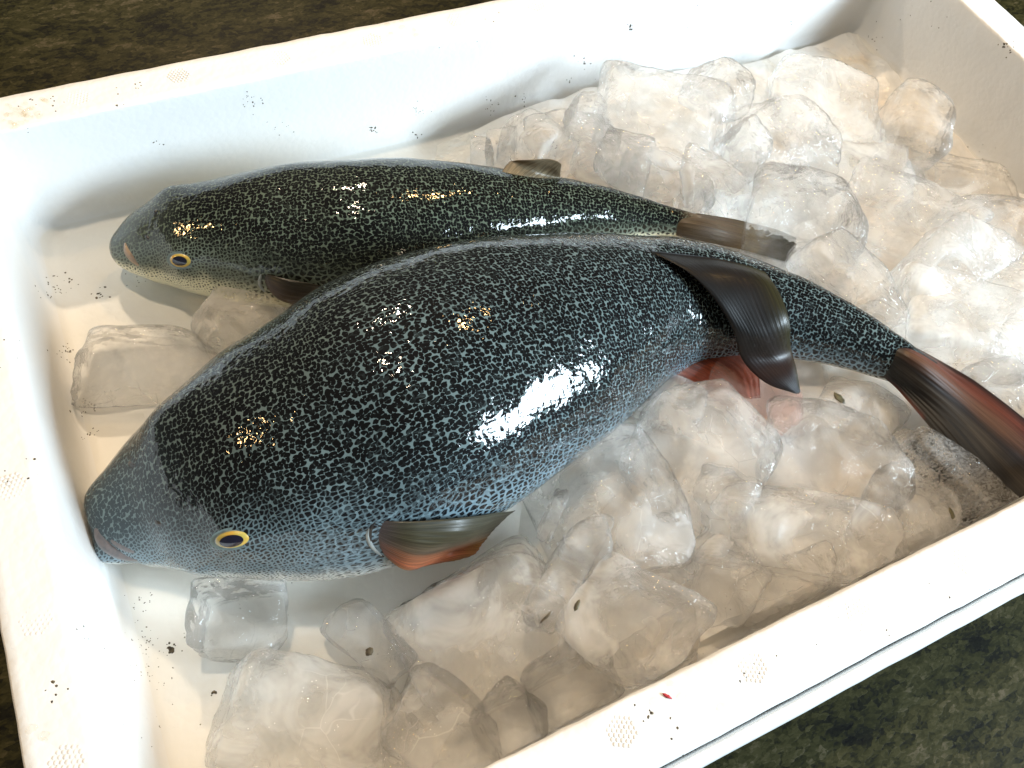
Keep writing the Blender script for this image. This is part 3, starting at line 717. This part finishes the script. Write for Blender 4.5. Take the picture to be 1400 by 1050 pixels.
ICE = [
 # cx, cy, L, W, angle, z, thickness, material, label
 (203, 494, 178, 88, -6, .013, .026, CL, 'clear oblong ice chunk lying alone on the floor left of the big fish'),
 (342, 438, 100, 100, -50, .016, .030, CY, 'cloudy ice chunk wedged between the two fish under the small one\'s chin'),
 (333, 852, 120, 92, -4, .013, .026, CL, 'clear squarish ice cube below the big fish\'s eye'),
 (506, 876, 132, 66, 42, .014, .026, CL, 'clear ice block with a single dark fleck, below the big fish\'s chin'),
 (418, 985, 220, 170, 8, .012, .028, MK, 'wide smooth milky ice lump at the bottom edge, nearest the left wall'),
 (612, 1005, 165, 120, 35, .014, .030, CY, 'cloudy ice chunk against the near rim beside the wide milky lump'),
 (668, 862, 225, 190, -30, .017, .034, MK, 'broad flat milky ice slab below the big fish\'s pectoral fin'),
 (768, 790, 150, 56, -62, .030, .022, CY, 'thin upright ice splinter leaning beside the rounded square chunk'),
 (850, 848, 150, 134, 30, .034, .030, MK, 'rounded square milky ice chunk leaning near the middle of the near rim'),
 (775, 935, 110, 92, -30, .016, .030, CL, 'warm-tinted ice block peppered with dark specks by the near rim'),
 (905, 885, 96, 70, -25, .024, .026, CL, 'small glittering clear chunk touching the near rim'),
 (845, 690, 190, 150, 72, .030, .036, CY, 'large cloudy chunk with a curved right edge beside the big fish\'s belly'),
 (808, 744, 62, 54, 20, .042, .020, CL, 'small clear lump with a dark lower edge on top of the ice by the belly'),
 (756, 706, 66, 22, -66, .036, .016, CL, 'narrow clear ice sliver standing between the belly and the small clear lump'),
 (962, 620, 178, 160, 35, .034, .036, CY, 'big rounded ice chunk with a bright ridge below the drooping dorsal fin'),
 (1134, 618, 180, 118, 8, .036, .036, CL, 'lumpy glassy ice chunk with many glints below the big fish\'s tail stem'),
 (1028, 534, 120, 84, 25, .022, .024, M_PINK, 'pinkish rounded ice chunk under the tip of the dorsal fin'),
 (1090, 732, 250, 104, 12, .036, .030, MK, 'long flat milky slab parallel to the near rim'),
 (988, 792, 110, 96, 40, .026, .030, CY, 'wedge-shaped ice chunk between the rounded square one and the long flat slab'),
 (1068, 802, 120, 66, -22, .022, .028, CL, 'clear ice chunk half hidden under the long flat slab at the near rim'),
 (1238, 706, 126, 92, 25, .034, .030, CY, 'cloudy chunk with a straight bright edge left of the dirt-flecked one'),
 (1296, 648, 158, 62, 44, .036, .026, M_DIRTY, 'grey dirt-flecked ice shard beneath the big fish\'s tail fin'),
 (1362, 552, 100, 76, 50, .032, .030, CY, 'pointed ice chunk beyond the big fish\'s tail fin'),
 (1322, 455, 178, 110, 18, .034, .036, MK, 'big smooth domed chunk with wet glints above the big fish\'s tail fin'),
 (1160, 388, 170, 58, 38, .040, .030, CY, 'long narrow ice bar lying along the big fish\'s back near the tail'),
 (1098, 300, 150, 108, 6, .038, .040, CL, 'bulky glassy ice chunk covering the end of the small fish\'s tail fin'),
 (1232, 298, 170, 108, 28, .034, .034, CY, 'wet ice chunk with ring-shaped drops right of the bulky glassy one'),
 (1288, 368, 150, 84, -38, .036, .032, MK, 'frosty slab slanting between the ring-dropped chunk and the domed one'),
 (1385, 330, 110, 120, 60, .026, .034, CY, 'cloudy ice chunk at the right edge with fine scratches'),
 (1326, 262, 130, 70, 10, .020, .026, CY, 'low wet ice plate with golden glints near the right wall'),
 (1252, 178, 84, 84, 20, .030, .034, CL, 'clear grey cube standing alone against the right wall'),
 (1126, 148, 150, 110, 6, .020, .030, MK, 'flat dull slab in the shaded far right corner'),
 (1160, 236, 150, 80, 4, .020, .026, MK, 'low milky slab in the shade between the far heap and the right wall cube'),
 (984, 126, 64, 62, 40, .048, .026, CL, 'small clear diamond-shaped chunk perched on the far heap'),
 (905, 182, 180, 120, 12, .036, .040, CY, 'largest rounded lump of the far heap, touching the far wall'),
 (1062, 190, 96, 108, 50, .036, .036, CY, 'smooth ice chunk ending the far heap on its right'),
 (1020, 206, 62, 50, 40, .048, .024, CL, 'small glinting clear piece between the largest lump and the right end of the far heap'),
 (802, 160, 44, 50, 20, .040, .022, CL, 'tiny clear knob against the far wall left of the largest lump'),
 (788, 200, 88, 72, -20, .028, .030, CY, 'cloudy chunk left of the largest lump in the far heap'),
 (733, 196, 72, 70, -35, .024, .028, CY, 'peaked ice chunk behind the small fish\'s dorsal fin'),
 (686, 210, 40, 36, 0, .016, .022, CL, 'small clear drop-like piece left of the peaked chunk by the far wall'),
 (658, 212, 30, 34, 0, .014, .018, CL, 'smallest clear bead of ice at the left end of the far heap'),
 (852, 220, 76, 54, 20, .042, .022, CL, 'curled clear piece on the front of the largest lump'),
 (905, 254, 130, 60, 22, .028, .028, CY, 'cloudy ice chunk just beyond the small fish\'s tail stem'),
 (975, 262, 100, 70, 10, .034, .030, MK, 'milky chunk between the far heap and the small fish\'s tail fin'),
 (1062, 246, 90, 56, 0, .032, .026, CY, 'low chunk behind the bulky glassy one'),
 (820, 232, 80, 40, 16, .024, .024, MK, 'milky piece peeping over the small fish\'s back right of its dorsal fin'),
 (1172, 566, 110, 80, 30, .020, .026, MK, 'low amber-lit chunk in the gap under the big fish\'s tail stem'),
 (1385, 490, 70, 60, 30, .034, .026, CL, 'clear wet chunk at the right edge below the domed one'),
 (1375, 410, 90, 70, -20, .028, .030, MK, 'milky chunk at the right edge above the domed one'),
 (905, 770, 110, 84, 40, .016, .028, CY, 'low cloudy chunk in the hollow right of the rounded square one'),
 (700, 985, 100, 90, 50, .016, .026, CL, 'clear chunk with one bright corner at the near rim left of the warm block'),
 (1000, 700, 90, 70, 0, .020, .028, CY, 'low chunk under the bright-ridged one and the long flat slab'),
 (905, 552, 96, 66, 30, .020, .028, MK, 'milky chunk tucked against the big fish\'s belly behind the bright-ridged one'),
 (520, 1010, 120, 100, 60, .010, .022, CY, 'low chunk at the bottom edge between the wide milky lump and the near rim chunk'),
 (1210, 452, 90, 44, 36, .024, .024, MK, 'low milky piece hugging the big fish\'s back by the narrow bar'),
 (1185, 762, 90, 50, -20, .020, .026, MK, 'milky piece squeezed between the long flat slab and the near rim'),
]
for i, t in enumerate(ICE):
    chunk('ice_chunk', *t, seed=100 + i * 7)

# packed melting ice underneath
nx, ny = 150, 100
V = []
for i in range(nx):
    for j in range(ny):
        x = X0 + .012 + (X1 - X0 - .022) * i / (nx - 1); y = Y0 + .010 + (Y1 - Y0 - .020) * j / (ny - 1)
        edge0 = 0.085 + 0.03 * noise.noise(Vector((y * 18, 3, 0))) + 0.05 * smooth(.2, .34, y)
        m = smooth(edge0, edge0 + .11, x)
        q = Vector((x, y, 0))
        hgt = m * (.017 - .011 * smooth(.26, .38, x) * smooth(.10, .24, y)) + m * (.0045 * noise.noise(q * 45) + .002 * noise.noise(q * 110)) - .0015 * (1 - smooth(0, .08, m))
        V.append((x, y, FLOOR + hgt))
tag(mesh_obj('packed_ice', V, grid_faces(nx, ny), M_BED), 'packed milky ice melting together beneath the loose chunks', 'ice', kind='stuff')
# thin sheet of meltwater over the bottom
nx, ny = 60, 40; V = []
for i in range(nx):
    for j in range(ny):
        x = X0 + .006 + (X1 - X0 - .012) * i / (nx - 1); y = Y0 + .006 + (Y1 - Y0 - .012) * j / (ny - 1)
        V.append((x, y, FLOOR + .0045 + .0002 * noise.noise(Vector((x, y, 0)) * 40)))
tag(mesh_obj('meltwater', V, grid_faces(nx, ny), M_WATER), kind='structure')

# ------------------------------------------------------------------ specks of dirt
def blob(V, Fs, c, nrm, r, flat=0.5, stretch=1.0, rng=random):
    b = len(V); t = nrm.orthogonal().normalized(); s = nrm.cross(t); a0 = rng.uniform(0, 6.28)
    t, s = t * math.cos(a0) + s * math.sin(a0), s * math.cos(a0) - t * math.sin(a0)
    V.append(c + nrm * r * flat)
    for k_ in range(6):
        a = k_ * math.pi / 3; q = r * rng.uniform(0.6, 1.2)
        V.append(c + t * q * stretch * math.cos(a) + s * q * math.sin(a) - nrm * r * 0.1)
    for k_ in range(6): Fs.append((b, b + 1 + k_, b + 1 + (k_ + 1) % 6))
V, Fs = [], []
clusters = [(75, 395, 14, 14, .5), (95, 382, 10, 4, .6), (138, 400, 8, 6, .6), (92, 480, 12, 12, .5), (118, 552, 12, 10, .6), (125, 590, 12, 6, .4), (185, 385, 14, 5, .4),
            (235, 888, 8, 10, .7), (195, 880, 26, 16, .3), (200, 915, 26, 18, .3), (195, 825, 20, 10, .35), (293, 948, 3, 3, .8), (310, 990, 20, 8, .4), (210, 990, 24, 5, .4),
            (400, 800, 50, 8, .35), (365, 775, 20, 4, .3), (510, 178, 5, 7, .7), (572, 150, 8, 8, .4), (570, 185, 6, 4, .5), (670, 142, 9, 8, .4), (718, 134, 10, 5, .5),
            (780, 110, 4, 4, .6), (800, 84, 7, 5, .6), (865, 98, 3, 3, .9), (945, 45, 30, 8, .5), (860, 37, 4, 3, .8), (650, 25, 40, 5, .4), (820, 60, 120, 14, .3), (345, 140, 12, 10, .4),
            (390, 172, 14, 5, .4), (215, 198, 6, 3, .5), (1080, 30, 4, 3, .6), (1023, 103, 4, 2, .7), (1260, 20, 60, 8, .4), (1350, 200, 40, 5, .4), (1190, 50, 10, 4, .5),
            (120, 880, 20, 3, .6), (80, 945, 14, 4, .5), (30, 640, 30, 4, .4), (20, 470, 20, 3, .4), (165, 110, 30, 3, .6), (190, 118, 8, 3, .6), (70, 140, 16, 5, .5), (40, 155, 25, 5, .4),
            (990, 948, 60, 6, .4), (1170, 850, 60, 6, .4), (1300, 790, 60, 5, .35), (910, 1010, 40, 5, .6), (1380, 60, 14, 6, .5), (1374, 62, 5, 5, .7)]
for (cx, cy, sp, nn_, sz) in clusters:
    for _ in range(int(nn_ * 1.7)):
        x, y = random.gauss(cx, sp * .7), random.gauss(cy, sp * .6)
        h_, n_, _, _ = BOX_BVH.ray_cast(CAM, ray(x, y).normalized())
        if h_ is None: continue
        if n_.dot(h_ - CAM) > 0: n_ = -n_
        up = .0048 if h_.z < FLOOR + .001 and False else 0
        blob(V, Fs, h_ + n_ * up, n_, .00105 * sz * random.uniform(.5, 1.25), .4, random.choice((1, 1, 1.6)))
tag(mesh_obj('dirt_specks', V, Fs, M_DIRT, smooth_=False), 'fine brown and black specks of dirt scattered over the foam and ice', 'dirt', kind='stuff')

# single scraps of debris lying on the ice, each at its own place
ALL_BVH = bvh_of(*[o for o in COL.objects if o.type == 'MESH' and o.name.split('.')[0] in ('ice_chunk', 'packed_ice', 'shell')])
def scrap(name, pts, r, flat, mat, label, cat):
    """a small irregular strip following the surface through the given spots"""
    ar = [np.array(p_, float) for p_ in pts]; m_ = 11
    P = [hit(ALL_BVH, *catmull(ar, (len(ar) - 1) * i / (m_ - 1))) for i in range(m_)]
    V, Fs = [], []; n = len(P); sg = 8
    for i, (p, nn) in enumerate(P):
        tg = (P[min(i + 1, n - 1)][0] - P[max(i - 1, 0)][0]).normalized(); sd = tg.cross(nn).normalized()
        q = r * (0.04 + 0.96 * math.sin(math.pi * i / max(1, n - 1)) ** .7) * random.uniform(.8, 1.2)
        for j in range(sg):
            a = j * 2 * math.pi / sg; V.append(p + nn * (r * flat * 0.8) + sd * q * math.cos(a) + nn * q * flat * math.sin(a))
    Fs = grid_faces(n, sg, True) + [tuple(range(sg))[::-1], tuple((n - 1) * sg + j for j in range(sg))]
    tag(mesh_obj(name, V, Fs, mat, origin=P[0][0]), label, cat)
scrap('leaf_scrap', [(1140, 537), (1144, 542), (1149, 547), (1155, 553)], .0020, .3, M_LEAF, 'olive green leaf scrap on the ice below the big fish\'s tail stem', 'leaf scrap')
scrap('debris_flake', [(1296, 694), (1299, 700), (1301, 705), (1300, 710)], .0015, .4, M_LEAF, 'brown flake on the ice near the tip of the dirt-flecked shard', 'debris')
scrap('debris_flake', [(501, 896), (505, 891), (510, 886)], .0014, .4, M_DIRT, 'dark flake on the clear ice block below the big fish\'s chin', 'debris')
scrap('red_fibre', [(905, 948), (910, 951), (914, 953), (919, 956)], .0006, .8, M_RED, 'short red fibre on the rim beside the ice', 'fibre')
scrap('bristle', [(738, 853), (743, 847), (749, 842), (753, 836)], .0005, .8, M_DIRT, 'thin dark bristle on the broad flat milky slab', 'bristle')
scrap('bark_scrap', [(786, 836), (789, 828), (793, 820)], .0010, .5, M_LEAF, 'reddish brown scrap between the rounded square chunk and the flat slab', 'debris')
# beads of water on the far left of the rim
V, Fs = [], []
def drop(c, nn, r, h):
    b = len(V); t = nn.orthogonal().normalized(); q = nn.cross(t); ph = random.uniform(0, 6)
    V.append(c + nn * h)
    for k_, (rr, hh) in enumerate(((.45, .86), (.8, .5), (1.0, -.05))):
        for j in range(12):
            a = j * math.pi / 6; wv_ = 1 + .25 * math.sin(2 * a + ph) + .12 * math.sin(3 * a + 2 * ph); V.append(c + (t * math.cos(a) + q * math.sin(a)) * r * rr * wv_ + nn * h * hh)
    for j in range(12):
        j2 = (j + 1) % 12; Fs.append((b, b + 1 + j, b + 1 + j2))
        for k_ in range(2): Fs.append((b + 1 + k_ * 12 + j, b + 13 + k_ * 12 + j, b + 13 + k_ * 12 + j2, b + 1 + k_ * 12 + j2))
for (cx, cy, sp, m_) in ((35, 152, 22, 26), (15, 170, 10, 8), (60, 138, 7, 6), (560, 35, 40, 6), (60, 1010, 30, 3), (960, 960, 60, 5)):
    for _ in range(m_):
        p = px(random.gauss(cx, sp * .6), random.gauss(cy, sp * .3), RIM_Z); 
        h_, n_, _, _ = BOX_BVH.ray_cast(p + Vector((0, 0, .02)), Vector((0, 0, -1)))
        if h_ is None or h_.z < RIM_Z - .001: continue
        drop(h_, n_ if n_.z > 0 else -n_, random.uniform(.0006, .0017), .0006)
tag(mesh_obj('water_drops', V, Fs, M_WATER), 'small beads of water on the top of the foam rim', 'water', kind='stuff')
